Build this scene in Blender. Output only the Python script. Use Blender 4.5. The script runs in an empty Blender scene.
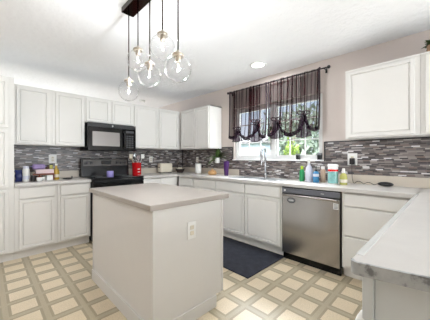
import bpy, bmesh, math, random
from mathutils import Vector, Matrix, Euler
random.seed(7)
SC = bpy.context.scene
COL = SC.collection
PI = math.pi

# ------------------------------------------------------------------ camera
HC = 1.23
cam = bpy.data.cameras.new('camera'); co = bpy.data.objects.new('camera', cam); COL.objects.link(co)
F = Vector((0.702, 0.712, 0)).normalized()
co.location = (0, 0, HC)
co.rotation_euler = F.to_track_quat('-Z', 'Y').to_euler()
cam.sensor_fit = 'HORIZONTAL'; cam.sensor_width = 36
cam.lens = 36 * 233.5 / 430
cam.shift_y = -2.0 / 430
cam.clip_start = 0.02
SC.camera = co

# ------------------------------------------------------------------ world, lights, exposure
def build_world():
    w = bpy.data.worlds.new('sky'); SC.world = w; w.use_nodes = True
    nt = w.node_tree; nt.nodes.clear()
    out = nt.nodes.new('ShaderNodeOutputWorld'); bg = nt.nodes.new('ShaderNodeBackground')
    tc = nt.nodes.new('ShaderNodeTexCoord'); sep = nt.nodes.new('ShaderNodeSeparateXYZ')
    rp = nt.nodes.new('ShaderNodeValToRGB')
    e = rp.color_ramp.elements
    e[0].position = 0.0; e[0].color = (0.86, 0.94, 1.0, 1)
    e[1].position = 0.62; e[1].color = (3.6, 3.9, 4.2, 1)
    m = e.new(0.10); m.color = (0.76, 0.88, 1.02, 1)
    m = e.new(0.26); m.color = (0.62, 0.80, 1.02, 1)
    m = e.new(0.42); m.color = (3.4, 3.7, 4.0, 1)      # bright high cloud overhead
    nt.links.new(tc.outputs['Generated'], sep.inputs[0])
    nt.links.new(sep.outputs['Z'], rp.inputs['Fac'])
    nt.links.new(rp.outputs['Color'], bg.inputs['Color'])
    bg.inputs['Strength'].default_value = 1.0
    nt.links.new(bg.outputs[0], out.inputs[0])
build_world()

def light(name, kind, loc, energy, color=(1, 1, 1), direction=None, **kw):
    l = bpy.data.lights.new(name, kind); l.energy = energy; l.color = color
    for k, v in kw.items(): setattr(l, k, v)
    o = bpy.data.objects.new(name, l); COL.objects.link(o); o.location = loc
    if direction: o.rotation_euler = Vector(direction).to_track_quat('-Z', 'Y').to_euler()
    return o
light('sun', 'SUN', (-5, 2, 12), 1.6, (1, .95, .86), (0.75, -0.12, -0.75), angle=0.03)
# added fill from an unseen opening behind the camera; daylight from the far room's window
light('fill_behind_camera', 'AREA', (2.0, -3.12, .95), 80, (.88, .95, 1.0), (-0.2, 1, .6), shape='RECTANGLE', size=2.0, size_y=1.8)
light('daylight_far_window', 'AREA', (0.6, 7.3, 1.3), 40, (0.84, .93, 1.0), (0, -1, 0.35), shape='RECTANGLE', size=2.8, size_y=1.2)
light('ceiling_fill_below_sill', 'AREA', (4.5, 1.97, .45), 85, (.96, .98, 1), (-1, 0, .85), shape='RECTANGLE', size=3.0, size_y=1.6)  # added area lamp hidden below the sill to brighten the ceiling
light('fill_above_window', 'AREA', (6.5, 3.3, 4.4), 900, (.93, .965, 1), (-1, -.4, -.8), shape='RECTANGLE', size=4.0, size_y=2.2)  # added area lamp, out of view, brightens counter and puts glare on floor
light('daylight_kitchen_window', 'AREA', (3.30, 1.97, 1.65), 1, (1, 1, 1), (-1, 0, 0), shape='RECTANGLE', size=1.5, size_y=.9).data.cycles.is_portal = True
# recessed ceiling cans, the last two added unseen as fill (their diffusers are built below)
CANS = [(2.69, 1.88, 11), (0.6, -1.6, 1), (-0.85, 2.9, 9)]
for cx, cy, pw in CANS:
    light('can_lamp', 'AREA', (cx, cy, 2.495), pw, (.94, .97, 1), (0, 0, -1), shape='DISK', size=0.15)

SC.view_settings.view_transform = 'Standard'; SC.view_settings.look = 'None'
SC.view_settings.gamma = 1; SC.view_settings.use_curve_mapping = False
SC.view_settings.exposure = 0.78

# ------------------------------------------------------------------ materials
def lin(c):
    c /= 255
    return c / 12.92 if c <= .04045 else ((c + .055) / 1.055) ** 2.4
def rgb(r, g, b): return (lin(r), lin(g), lin(b), 1)

class NT:
    def __init__(s, name):
        s.m = bpy.data.materials.new(name); s.m.use_nodes = True
        s.t = s.m.node_tree; s.t.nodes.clear()
        s.out = s.n('ShaderNodeOutputMaterial')
    def n(s, kind, **kw):
        x = s.t.nodes.new(kind)
        for k, v in kw.items(): setattr(x, k, v)
        return x
    def l(s, a, b): s.t.links.new(a, b)
    def math(s, op, a, b=None, c=None):
        x = s.n('ShaderNodeMath', operation=op)
        for i, v in enumerate((a, b, c)):
            if v is None: continue
            if isinstance(v, (int, float)): x.inputs[i].default_value = v
            else: s.l(v, x.inputs[i])
        return x.outputs[0]
    def mix(s, f, a, b):
        x = s.n('ShaderNodeMix', data_type='RGBA')
        for i, v in ((0, f), (6, a), (7, b)):
            if isinstance(v, (int, float, tuple)): x.inputs[i].default_value = v
            else: s.l(v, x.inputs[i])
        return x.outputs[2]
    def princ(s, col, rough=.5, metal=0., bump=None, bstr=.2, bdist=.002, **kw):
        p = s.n('ShaderNodeBsdfPrincipled')
        if isinstance(col, tuple): p.inputs['Base Color'].default_value = col
        else: s.l(col, p.inputs['Base Color'])
        p.inputs['Roughness'].default_value = rough; p.inputs['Metallic'].default_value = metal
        for k, v in kw.items(): p.inputs[k].default_value = v
        if bump is not None:
            b = s.n('ShaderNodeBump'); b.inputs['Strength'].default_value = bstr; b.inputs['Distance'].default_value = bdist
            s.l(bump, b.inputs['Height']); s.l(b.outputs[0], p.inputs['Normal'])
        s.l(p.outputs[0], s.out.inputs[0])
        return p
    def obj(s): return s.n('ShaderNodeTexCoord').outputs['Object']
    def pos(s): return s.n('ShaderNodeNewGeometry').outputs['Position']
    def noise(s, scale, detail=3, rough=.5, vec=None):
        x = s.n('ShaderNodeTexNoise'); x.inputs['Scale'].default_value = scale
        x.inputs['Detail'].default_value = detail; x.inputs['Roughness'].default_value = rough
        s.l(vec if vec is not None else s.obj(), x.inputs['Vector'])
        return x.outputs['Fac']
    def ramp(s, fac, stops, interp='LINEAR'):
        x = s.n('ShaderNodeValToRGB'); e = x.color_ramp.elements; x.color_ramp.interpolation = interp
        e[0].position, e[0].color = stops[0]; e[1].position, e[1].color = stops[-1]
        for p, c in stops[1:-1]:
            k = e.new(p); k.color = c
        s.l(fac, x.inputs[0]); return x.outputs[0]

def paint(name, c, rough=.5, metal=0., var=.06, scale=9, **kw):
    """paint / plastic / metal with a faint procedural mottle"""
    s = NT(name); c = rgb(*c)
    d = tuple(v * (1 - var) for v in c[:3]) + (1,)
    nz = s.noise(scale, 3)
    s.princ(s.mix(nz, d, c), rough, metal, **kw)
    return s.m
M = {}
M['cab'] = paint('white_cabinet_paint', (229, 227, 223), .38, var=.03)
M['isl'] = paint('island_panel_paint', (222, 220, 217), .42, var=.03)
M['white'] = paint('white_plastic', (238, 238, 235), .35)
M['vinyl'] = paint('white_vinyl', (240, 241, 240), .4)
M['black'] = paint('black_plastic', (18, 18, 20), .35)
M['gloss'] = paint('black_gloss', (7, 7, 9), .10, **{'Specular IOR Level': .3})
M['enamel'] = paint('black_enamel', (12, 13, 17), .2, **{'Specular IOR Level': .3})
M['dkgrey'] = paint('dark_grey_plastic', (62, 63, 66), .4)
M['bronze'] = paint('dark_bronze', (52, 38, 32), .16, .9)
M['nickel'] = paint('brushed_nickel', (190, 180, 165), .28, 1.)
M['chrome'] = paint('chrome', (190, 192, 196), .18, 1.)
M['steelsink'] = paint('sink_steel', (200, 202, 205), .3, 1.)
M['panel'] = paint('grey_panel', (112, 114, 122), .3, .3)
M['strip'] = paint('pale_edge_laminate', (206, 206, 204), .25)
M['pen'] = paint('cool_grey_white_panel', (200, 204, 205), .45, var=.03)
M['guard'] = paint('charcoal_panel', (84, 80, 77), .22)
M['grey'] = paint('grey_plastic', (130, 132, 134), .4)
M['mwin'] = paint('microwave_window_reflection', (150, 146, 144), .2, .4)  # grey of the room's reflection painted into the glass colour
M['red'] = paint('red_enamel', (208, 20, 28), .25)
M['lav'] = paint('lavender_wax', (150, 140, 205), .5)
M['purple'] = paint('purple_plastic', (66, 22, 92), .3)
M['purpleb'] = paint('purple_wrap', (168, 146, 200), .45, scale=45, var=.45)
M['navy'] = paint('navy_wrap', (28, 44, 112), .4, scale=30, var=.5)
M['cream'] = paint('cream_plastic', (226, 218, 200), .35)
M['pink'] = paint('pale_pink_card', (226, 205, 208), .6, scale=30, var=.12)
M['brick'] = paint('red_brown_wood', (126, 62, 42), .5, scale=30, var=.3)
M['gold'] = paint('golden_oil', (190, 158, 62), .2, scale=30, var=.2)
M['copper'] = paint('copper_metal', (226, 180, 128), .28, .6)
M['green'] = paint('green_plastic', (30, 140, 84), .3)
M['lime'] = paint('lime_plastic', (170, 196, 40), .35)
M['blue'] = paint('blue_soap', (70, 140, 190), .25)
M['teal'] = paint('teal_label', (150, 212, 208), .4, scale=45, var=.5)
M['pale'] = paint('pale_lavender_plastic', (214, 216, 230), .35, scale=30, var=.1)
M['tan'] = paint('tan_label', (186, 160, 140), .5, scale=30, var=.2)
M['soapy'] = paint('yellow_green_soap', (188, 186, 104), .2)
M['wood'] = paint('utensil_wood', (176, 140, 108), .55)
M['leaf'] = paint('leaf_green', (84, 112, 58), .5, scale=6, var=.35)
M['leafb'] = paint('yellow_green_leaf', (128, 152, 66), .55, scale=5, var=.25)
M['leafg'] = paint('grey_green_leaf', (140, 154, 138), .6, scale=3, var=.35)
M['leafd'] = paint('mid_green_leaf', (104, 130, 98), .6, scale=3, var=.4)
M['bark'] = paint('bark', (112, 98, 84), .8, scale=12, var=.35)
M['basket'] = paint('dark_wicker', (58, 46, 42), .6, scale=60, var=.5)
M['siding'] = paint('pale_siding', (190, 200, 214), .6)
M['roofing'] = paint('grey_shingle', (120, 118, 118), .8, scale=20, var=.3)
M['fence'] = paint('weathered_fence', (196, 190, 182), .8, scale=6, var=.25)
M['grass'] = paint('lawn_grass', (100, 124, 76), .9, scale=4, var=.4)
M['trimblk'] = paint('black_tile_edge', (24, 22, 24), .4)
M['lip'] = paint('beige_laminate', (204, 194, 180), .35, var=.05)
M['stuff'] = paint('jar_contents', (90, 60, 48), .5, scale=40, var=.5)

def wall_mat():
    s = NT('beige_wall_paint')
    s.princ(s.mix(s.noise(2, 2), rgb(204, 193, 187), rgb(210, 199, 192)), .6, bump=s.noise(60, 3), bstr=.12)
    return s.m
M['wall'] = wall_mat()
def ceil_mat():
    s = NT('textured_ceiling_paint')
    s.princ(s.mix(s.noise(3, 2), rgb(243, 243, 244), rgb(247, 247, 248)), .8, bump=s.noise(14, 6, .65), bstr=.7, bdist=.02)
    return s.m
M['ceil'] = ceil_mat()

def tile_mat():
    s = NT('mosaic_strip_tile')
    sep = s.n('ShaderNodeSeparateXYZ'); s.l(s.pos(), sep.inputs[0])
    u = s.math('ADD', sep.outputs[0], s.math('MULTIPLY', sep.outputs[1], 1.0)); z = sep.outputs[2]
    H, W = .0140, .070
    rz = s.math('DIVIDE', z, H); row = s.math('FLOOR', rz)
    w1 = s.n('ShaderNodeTexWhiteNoise', noise_dimensions='1D'); s.l(row, w1.inputs['W'])
    uu = s.math('ADD', s.math('DIVIDE', u, W), s.math('MULTIPLY', w1.outputs['Value'], 7.3))
    colm = s.math('FLOOR', uu)
    cv = s.n('ShaderNodeCombineXYZ'); s.l(row, cv.inputs[0]); s.l(colm, cv.inputs[1])
    w2 = s.n('ShaderNodeTexWhiteNoise', noise_dimensions='2D'); s.l(cv.outputs[0], w2.inputs['Vector'])
    v = w2.outputs['Value']
    c = s.ramp(v, [(0, rgb(64, 58, 60)), (.14, rgb(104, 97, 96)), (.30, rgb(130, 122, 119)), (.44, rgb(122, 106, 100)),
                   (.56, rgb(150, 142, 138)), (.68, rgb(84, 80, 84)), (.84, rgb(180, 174, 170)), (.92, rgb(222, 220, 220)), (1, rgb(234, 232, 232))], 'CONSTANT')
    c = s.mix(s.noise(70, 3, vec=s.pos()), s.mix(.14, c, (.02, .01, .005, 1)), c)
    fz = s.math('FRACT', rz); fu = s.math('FRACT', uu)
    g = s.math('MAXIMUM', s.math('LESS_THAN', fz, .10), s.math('LESS_THAN', fu, .016))
    inv = s.math('SUBTRACT', 1.0, g)
    s.princ(s.mix(g, c, rgb(128, 122, 118)), .3, bump=inv, bstr=.4)
    return s.m
M['tile'] = tile_mat()

def floor_mat():
    s = NT('vinyl_floor_square_pattern')
    sep = s.n('ShaderNodeSeparateXYZ'); s.l(s.pos(), sep.inputs[0])
    P = .2385; PY = .2340
    fx = s.math('FRACT', s.math('DIVIDE', s.math('SUBTRACT', sep.outputs[0], .153 - 10 * P), P))
    fy = s.math('FRACT', s.math('DIVIDE', s.math('SUBTRACT', sep.outputs[1], 1.249 - 30 * PY), PY))
    inx = s.math('LESS_THAN', fx, .69); iny = s.math('LESS_THAN', fy, .685)
    t = s.math('MULTIPLY', inx, iny)
    # bands: each strip carries a finer stripe down its middle, the crossings are little blocks
    def mid(f, a, b): return s.math('MULTIPLY', s.math('GREATER_THAN', f, a), s.math('LESS_THAN', f, b))
    m = s.math('MAXIMUM', mid(fx, .77, .92), mid(fy, .765, .92))
    sp = s.noise(110, 4, .7, s.pos()); big = s.noise(7, 3, .5, s.pos())
    strip = s.mix(m, rgb(162, 151, 126), rgb(180, 168, 143))
    tile = s.mix(big, rgb(222, 205, 176), rgb(232, 217, 190))
    c = s.mix(t, strip, tile)
    c = s.mix(s.math('MULTIPLY', s.ramp(sp, [(.35, (0, 0, 0, 1)), (.7, (1, 1, 1, 1))]), .42), c, rgb(140, 124, 100))
    p = s.princ(c, .32, bump=sp, bstr=.05)
    return s.m
M['floor'] = floor_mat()

def laminate(name, a, b, rough=.3):
    s = NT(name)
    f = s.noise(220, 4, .7); g = s.noise(9, 3)
    s.princ(s.mix(s.math('MULTIPLY', s.math('ADD', f, g), .5), rgb(*a), rgb(*b)), rough)
    return s.m
M['top'] = laminate('grey_white_laminate', (186, 182, 179), (214, 211, 207))
M['isltop'] = laminate('beige_grey_laminate', (156, 148, 141), (180, 172, 164))
def edge_mat():
    s = NT('mottled_grey_laminate_edge')
    a = s.noise(26, 4, .6); sp = s.ramp(a, [(.0, rgb(92, 92, 94)), (.40, rgb(112, 113, 114)), (.50, rgb(160, 162, 162)), (1, rgb(190, 191, 190))])
    s.princ(sp, .3); return s.m
M['edge'] = edge_mat()
def steel_mat():
    s = NT('brushed_stainless_steel')
    mp = s.n('ShaderNodeMapping'); mp.inputs['Scale'].default_value = (300, 300, 2); s.l(s.obj(), mp.inputs[0])
    nz = s.noise(1.0, 3, .6, mp.outputs[0])
    s.princ(s.mix(nz, rgb(156, 152, 149), rgb(178, 174, 171)), .24, 1., bump=nz, bstr=.03)
    return s.m
M['steel'] = steel_mat()
def rug_mat():
    s = NT('navy_woven_mat')
    n = s.noise(120, 4, .8); g = s.noise(14, 3)
    s.princ(s.mix(s.math('MULTIPLY', n, g), rgb(16, 18, 26), rgb(72, 76, 92)), .9, bump=n, bstr=.5)
    return s.m
M['rug'] = rug_mat()
def thin_glass(name, tint=(1, 1, 1, 1), ior=1.45, base=.02, rough=.0):
    s = NT(name)
    tr = s.n('ShaderNodeBsdfTransparent'); tr.inputs[0].default_value = tint
    gl = s.n('ShaderNodeBsdfGlossy'); gl.inputs['Roughness'].default_value = rough
    lw = s.n('ShaderNodeLayerWeight'); lw.inputs['Blend'].default_value = .5
    fc = s.math('POWER', lw.outputs['Facing'], 3.2)
    mx = s.n('ShaderNodeMixShader'); s.l(s.math('MULTIPLY_ADD', fc, ior, base), mx.inputs[0])
    s.l(tr.outputs[0], mx.inputs[1]); s.l(gl.outputs[0], mx.inputs[2]); s.l(mx.outputs[0], s.out.inputs[0])
    return s.m
M['glass'] = thin_glass('window_glass', ior=.5, base=.02)
M['globe'] = thin_glass('clear_globe_glass', (.99, .992, .994, 1), ior=.9, base=.012, rough=.02)
def sheer_mat(name, c, opacity):
    s = NT(name)
    d = s.n('ShaderNodeBsdfDiffuse'); tl = s.n('ShaderNodeBsdfTranslucent'); tr = s.n('ShaderNodeBsdfTransparent')
    cc = s.mix(s.noise(30, 2), rgb(*c), rgb(*[v * .8 for v in c]))
    s.l(cc, d.inputs[0]); s.l(cc, tl.inputs[0])
    m1 = s.n('ShaderNodeMixShader'); m1.inputs[0].default_value = .4
    s.l(d.outputs[0], m1.inputs[1]); s.l(tl.outputs[0], m1.inputs[2])
    m2 = s.n('ShaderNodeMixShader')
    lw = s.n('ShaderNodeLayerWeight'); lw.inputs['Blend'].default_value = .45
    f = s.math('MULTIPLY_ADD', s.math('POWER', lw.outputs['Facing'], 2.0), .9, opacity)
    s.l(s.math('MINIMUM', f, 1.0), m2.inputs[0])
    s.l(tr.outputs[0], m2.inputs[1]); s.l(m1.outputs[0], m2.inputs[2]); s.l(m2.outputs[0], s.out.inputs[0])
    return s.m
M['sheer'] = sheer_mat('sheer_plum_cloth', (46, 13, 20), .55)
M['tail'] = sheer_mat('gathered_plum_cloth', (46, 32, 44), .80)
M['plum'] = paint('dark_plum_hem', (40, 24, 32), .7)
def emit(name, c, st):
    s = NT(name); e = s.n('ShaderNodeEmission'); e.inputs[0].default_value = c; e.inputs[1].default_value = st
    s.l(e.outputs[0], s.out.inputs[0]); return s.m
M['bulb'] = emit('warm_bulb', (1, .90, .72, 1), 3.5)
M['can'] = emit('lit_can_diffuser', (1, .97, .9, 1), 5)

# ------------------------------------------------------------------ mesh helpers
class MB:
    def __init__(s): s.b = bmesh.new()
    def verts(s, vs): return [s.b.verts.new(v) for v in vs]
    def face(s, vs):
        try: return s.b.faces.new(vs)
        except ValueError: return None
    def box(s, x0, x1, y0, y1, z0, z1, bev=0., seg=2):
        x0, x1 = sorted((x0, x1)); y0, y1 = sorted((y0, y1)); z0, z1 = sorted((z0, z1))
        r = bmesh.ops.create_cube(s.b, size=1)
        for v in r['verts']:
            v.co = Vector(((x0 + x1) / 2 + v.co.x * (x1 - x0), (y0 + y1) / 2 + v.co.y * (y1 - y0), (z0 + z1) / 2 + v.co.z * (z1 - z0)))
        if bev > 0:
            es = list({e for v in r['verts'] for e in v.link_edges})
            bmesh.ops.bevel(s.b, geom=es, offset=bev, segments=seg, affect='EDGES', profile=.5)
        return s
    def lathe(s, c, prof, n=24, axis='Z', cap=True):
        rings = []
        for r, h in prof:
            ring = []
            for i in range(n):
                a = 2 * PI * i / n; p, q = r * math.cos(a), r * math.sin(a)
                d = {'Z': (p, q, h), 'X': (h, p, q), 'Y': (p, h, q)}[axis]
                ring.append(s.b.verts.new(Vector(c) + Vector(d)))
            rings.append(ring)
        for a, b in zip(rings, rings[1:]):
            for i in range(n): s.face([a[i], a[(i + 1) % n], b[(i + 1) % n], b[i]])
        if cap: s.face(rings[0][::-1]); s.face(rings[-1])
        return s
    def tube(s, pts, r, n=8, cap=True, r2=None):
        pts = [Vector(p) for p in pts]; rings = []
        up = Vector((0, 0, 1)); prev = None
        for i, p in enumerate(pts):
            t = (pts[min(i + 1, len(pts) - 1)] - pts[max(i - 1, 0)]).normalized()
            if prev is None:
                a = up if abs(t.dot(up)) < .9 else Vector((1, 0, 0))
                x = t.cross(a).normalized()
            else: x = (prev - t * prev.dot(t)).normalized()
            prev = x; y = t.cross(x)
            rr = r if r2 is None else r + (r2 - r) * i / max(1, len(pts) - 1)
            rings.append([s.b.verts.new(p + x * rr * math.cos(2 * PI * k / n) + y * rr * math.sin(2 * PI * k / n)) for k in range(n)])
        for a, b in zip(rings, rings[1:]):
            for k in range(n): s.face([a[k], a[(k + 1) % n], b[(k + 1) % n], b[k]])
        if cap: s.face(rings[0][::-1]); s.face(rings[-1])
        return s
    def sphere(s, c, r, sx=1, sy=1, sz=1, seg=20, rings=12):
        q = bmesh.ops.create_uvsphere(s.b, u_segments=seg, v_segments=rings, radius=r)
        for v in q['verts']: v.co = Vector(c) + Vector((v.co.x * sx, v.co.y * sy, v.co.z * sz))
        return s
    def prism(s, poly, a0, a1, axis='Z'):
        def P(p, h): return {'Z': (p[0], p[1], h), 'Y': (p[0], h, p[1]), 'X': (h, p[0], p[1])}[axis]
        A = [s.b.verts.new(P(p, a0)) for p in poly]; B = [s.b.verts.new(P(p, a1)) for p in poly]
        n = len(poly); s.face(A[::-1]); s.face(B)
        for i in range(n): s.face([A[i], A[(i + 1) % n], B[(i + 1) % n], B[i]])
        return s
    def grid(s, fn, nu, nv):
        g = [[s.b.verts.new(fn(i / nu, j / nv)) for j in range(nv + 1)] for i in range(nu + 1)]
        for i in range(nu):
            for j in range(nv): s.face([g[i][j], g[i + 1][j], g[i + 1][j + 1], g[i][j + 1]])
        return s
    def rings(s, T, u0, u1, z0, z1, prof):
        """a panelled front: nested rectangles (inset, depth), closed by a centre face; T maps (u, depth, z) to the world"""
        R = []
        for ins, v in prof:
            R.append([s.b.verts.new(T(*p)) for p in ((u0 + ins, v, z0 + ins), (u1 - ins, v, z0 + ins), (u1 - ins, v, z1 - ins), (u0 + ins, v, z1 - ins))])
        for a, b in zip(R, R[1:]):
            for i in range(4): s.face([a[i], a[(i + 1) % 4], b[(i + 1) % 4], b[i]])
        s.face(R[0][::-1]); s.face(R[-1])
        return s
    def build(s, name, mat, parent=None, smooth=False, recalc=True, label=None):
        if recalc: bmesh.ops.recalc_face_normals(s.b, faces=s.b.faces)
        me = bpy.data.meshes.new(name); o = bpy.data.objects.new(name, me)
        if parent is not None:
            org = parent['_org'] if '_org' in parent else parent.location
            org = Vector(org)
            o.parent = parent; o['_org'] = list(org)
        else:
            cs = [v.co for v in s.b.verts]
            lo = Vector([min(c[i] for c in cs) for i in range(3)]); hi = Vector([max(c[i] for c in cs) for i in range(3)])
            org = Vector(((lo.x + hi.x) / 2, (lo.y + hi.y) / 2, lo.z)); o.location = org; o['_org'] = list(org)
        bmesh.ops.translate(s.b, verts=s.b.verts, vec=-org)
        s.b.to_mesh(me); s.b.free(); me.materials.append(M[mat])
        if smooth:
            for p in me.polygons: p.use_smooth = True
            if smooth is not True: me.set_sharp_from_angle(angle=math.radians(smooth))
        COL.objects.link(o)
        if label: o['label'] = label
        return o
def tag(o, label, cat, group=None):
    o['label'] = label; o['category'] = cat
    if group: o['group'] = group
    return o
def thing(name, loc, label, cat, group=None):
    o = bpy.data.objects.new(name, None); COL.objects.link(o); o.location = loc; o.empty_display_size = .05
    o['_org'] = list(loc)
    return tag(o, label, cat, group)
def struct(o): o['kind'] = 'structure'; return o
def BACK(yf): return lambda u, v, z: Vector((u, yf - v, z))     # fronts that face -Y
def RIGHT(xf): return lambda u, v, z: Vector((xf - v, u, z))    # fronts that face -X
def EAST(xf): return lambda u, v, z: Vector((xf + v, u, z))     # fronts that face +X
def NORTH(yf): return lambda u, v, z: Vector((u, yf + v, z))    # fronts that face +Y

DOOR = [(0, 0), (0, .019), (.003, .022), (.031, .022), (.034, .010), (.041, .010), (.046, .018), (.052, .018)]
DRAW = [(0, 0), (0, .018), (.006, .022), (.012, .022)]
def front(T, name, u0, u1, z0, z1, parent, prof=DOOR, mat='cab'):
    return MB().rings(T, min(u0, u1), max(u0, u1), z0, z1, prof).build(name, mat, parent)
def tbox(mb, T, u0, u1, v0, v1, z0, z1, bev=0.):
    a, b = T(u0, v0, z0), T(u1, v1, z1)
    return mb.box(a.x, b.x, a.y, b.y, a.z, b.z, bev)

# ------------------------------------------------------------------ the room
XW, YB, ZC = 3.18, 4.27, 2.52          # window wall, range wall, ceiling
XL, YF, YR = -1.70, -3.20, 7.40
WY0, WY1, WZ0, WZ1 = 1.20, 2.74, 1.20, 2.10
struct(MB().box(XL - .1, XW + .15, YF - .1, YR + .1, -.12, 0).build('floor', 'floor'))
struct(MB().box(XL - .1, XW + .15, YF - .1, YR + .1, ZC, ZC + .12).build('ceiling', 'ceil'))
w = MB()
w.box(XW, XW + .15, YF, WY0, 0, ZC); w.box(XW, XW + .15, WY1, YR, 0, ZC)
w.box(XW, XW + .15, WY0, WY1, 0, WZ0); w.box(XW, XW + .15, WY0, WY1, WZ1, ZC)
struct(w.build('wall_right', 'wall'))
struct(MB().box(XL, XW, YB, YB + .12, 0, 2.175).build('wall_back', 'wall'))
w = MB()
w.box(XL - .1, XL, YF, YR, 0, ZC)
struct(w.build('wall_left', 'wall'))
w = MB()
w.box(XL, .95, YF - .1, YF, 0, ZC); w.box(3.05, XW, YF - .1, YF, 0, ZC); w.box(.95, 3.05, YF - .1, YF, 2.3, ZC)
struct(w.build('wall_front', 'wall'))
w = MB()
w.box(XL, -.9, YR, YR + .1, 0, ZC); w.box(2.1, XW, YR, YR + .1, 0, ZC); w.box(-.9, 2.1, YR, YR + .1, 0, .8); w.box(-.9, 2.1, YR, YR + .1, 2.2, ZC)
struct(w.build('wall_far', 'wall'))

# kitchen window: vinyl frame, two sashes with grids, panes, sill
f = MB(); xo0, xo1 = XW + .05, XW + .12
def frame(mb, x0, x1, y0, y1, z0, z1, t):
    mb.box(x0, x1, y0, y1, z0, z0 + t); mb.box(x0, x1, y0, y1, z1 - t, z1)
    mb.box(x0, x1, y0, y0 + t, z0 + t, z1 - t); mb.box(x0, x1, y1 - t, y1, z0 + t, z1 - t)
frame(f, xo0, xo1, WY0, WY1, WZ0, WZ1, .04)
f.box(xo0, xo1, 1.94, 2.00, WZ0 + .04, WZ1 - .04)
win = struct(f.build('window_1', 'vinyl'))
for (a, b) in ((1.24, 1.94), (2.00, 2.70)):
    s = MB(); frame(s, xo0 + .015, xo0 + .05, a, b, WZ0 + .04, WZ1 - .04, .035)
    for k in (1, 2):
        y = a + (b - a) * k / 3; s.box(xo0 + .025, xo0 + .04, y - .008, y + .008, WZ0 + .07, WZ1 - .07)
    for k in (1, 2):
        z = WZ0 + (WZ1 - WZ0) * k / 3; s.box(xo0 + .026, xo0 + .039, a + .03, b - .03, z - .008, z + .008)
    sash = s.build('window_sash', 'vinyl', win)
    g = MB(); x = xo0 + .032
    g.face(g.verts([(x, a + .03, WZ0 + .07), (x, b - .03, WZ0 + .07), (x, b - .03, WZ1 - .07), (x, a + .03, WZ1 - .07)]))
    g.build('window_pane', 'glass', sash)
MB().box(XW - .03, xo0, WY0 - .02, WY1 + .02, WZ0 - .012, WZ0 + .008, .004).build('window_sill', 'vinyl', win)

# mosaic backsplash (fixed tile on the walls)
bs = MB()
TX = XW - .008; TY = YB - .008
bs.box(.25, TX, TY, YB, .93, 1.43)
bs.box(TX, XW, 2.78, TY, .93, 1.43); bs.box(TX, XW, WY0 - .02, 2.78, .93, WZ0 - .012); bs.box(TX, XW, -.62, WY0 - .02, .93, 1.44)
struct(bs.build('trim_1', 'tile'))
tr = MB()
tr.box(TX - .004, XW, 2.765, 2.785, WZ0 - .01, 1.43); tr.box(TX - .004, XW, 2.78, 3.035, 1.418, 1.432)
tr.box(TX - .004, XW, WY0 - .04, WY0 - .022, WZ0 - .01, 1.442); tr.box(TX - .004, XW, -.62, WY0 - .03, 1.43, 1.4435)
tr.box(TX - .006, TX, TY - .012, TY, 1.03, 1.43)
struct(tr.build('trim_2', 'trimblk'))

# ------------------------------------------------------------------ cabinets
FY, FX = 3.66, 2.63                      # cabinet frame faces of the two runs
ZT, ZU, ZTOP = .925, 1.405, 2.185
ZUR, ZTR = 1.445, 2.197             # the pair right of the window hangs a little higher
def base_cab(T, u0, u1, depth, label, layout, group='base cabinets', toe=.06):
    lo, hi = min(u0, u1), max(u0, u1)
    c = T((lo + hi) / 2, -depth / 2, 0)
    r = thing('base_cabinet', c, label, 'cabinet', group)
    b = MB(); tbox(b, T, lo, hi, -depth, 0, .105, ZT - .042, 0)
    tbox(b, T, lo, hi, -depth, -toe, 0, .105)
    b.build('body', 'cab', r)
    for kind, a, bb, z0, z1 in layout:
        front(T, 'door' if kind == 'd' else 'drawer', a, bb, z0, z1, r, DOOR if kind == 'd' else DRAW)
    return r
def upper_cab(T, u0, u1, z0, z1, depth, label, doors, group='upper cabinets'):
    lo, hi = min(u0, u1), max(u0, u1)
    r = thing('upper_cabinet', T((lo + hi) / 2, -depth / 2, z0), label, 'cabinet', group)
    b = MB(); tbox(b, T, lo, hi, -depth, 0, z0, z1, 0); tbox(b, T, lo, hi, -depth, .006, z1 - .018, z1 - .0, 0)
    b.build('body', 'cab', r)
    for a, bb in doors: front(T, 'door', a, bb, z0 + .012, z1 - .03, r)
    return r
TB = BACK(FY); TR = RIGHT(FX); TBU = BACK(3.95); TRU = RIGHT(2.872)
GB, GU = 'white base cabinets', 'white upper cabinets'
# tall pantry at the left edge
r = thing('pantry_cabinet', (-.06, 3.97, 0), 'tall white pantry cabinet at the left end of the range wall', 'cabinet')
b = MB(); tbox(b, TB, -.37, .248, -.60, 0, .105, ZTOP); tbox(b, TB, -.37, .248, -.60, -.06, 0, .105); b.build('body', 'cab', r)
for z0, z1 in ((.125, .855), (.885, 1.555), (1.585, 2.15)): front(TB, 'door', -.33, .195, z0, z1, r)
base_cab(TB, .25, .684, .60, 'white base cabinet between the pantry and its twin, under the cluttered counter', [('w', .292, .652, .735, .865), ('d', .292, .652, .13, .72)], GB)
base_cab(TB, .686, 1.085, .60, 'white base cabinet right beside the black range on its left', [('w', .718, 1.066, .735, .865), ('d', .718, 1.066, .13, .72)], GB)
base_cab(TB, 1.876, 2.60, .60, 'white base cabinet just right of the range, under the red utensil crock', [('w', 1.89, 2.22, .735, .865), ('w', 2.25, 2.58, .735, .865), ('d', 1.89, 2.22, .13, .72), ('d', 2.25, 2.58, .13, .72)], GB)
base_cab(TR, 3.185, 3.655, .54, 'white base cabinet on window wall nearest the inside corner', [('w', 3.21, 3.62, .735, .865), ('d', 3.21, 3.62, .13, .72)], GB)
base_cab(TR, 2.622, 3.183, .54, 'white base cabinet between the corner unit and the sink unit', [('w', 2.65, 3.16, .735, .865), ('d', 2.65, 3.16, .13, .72)], GB)
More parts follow.
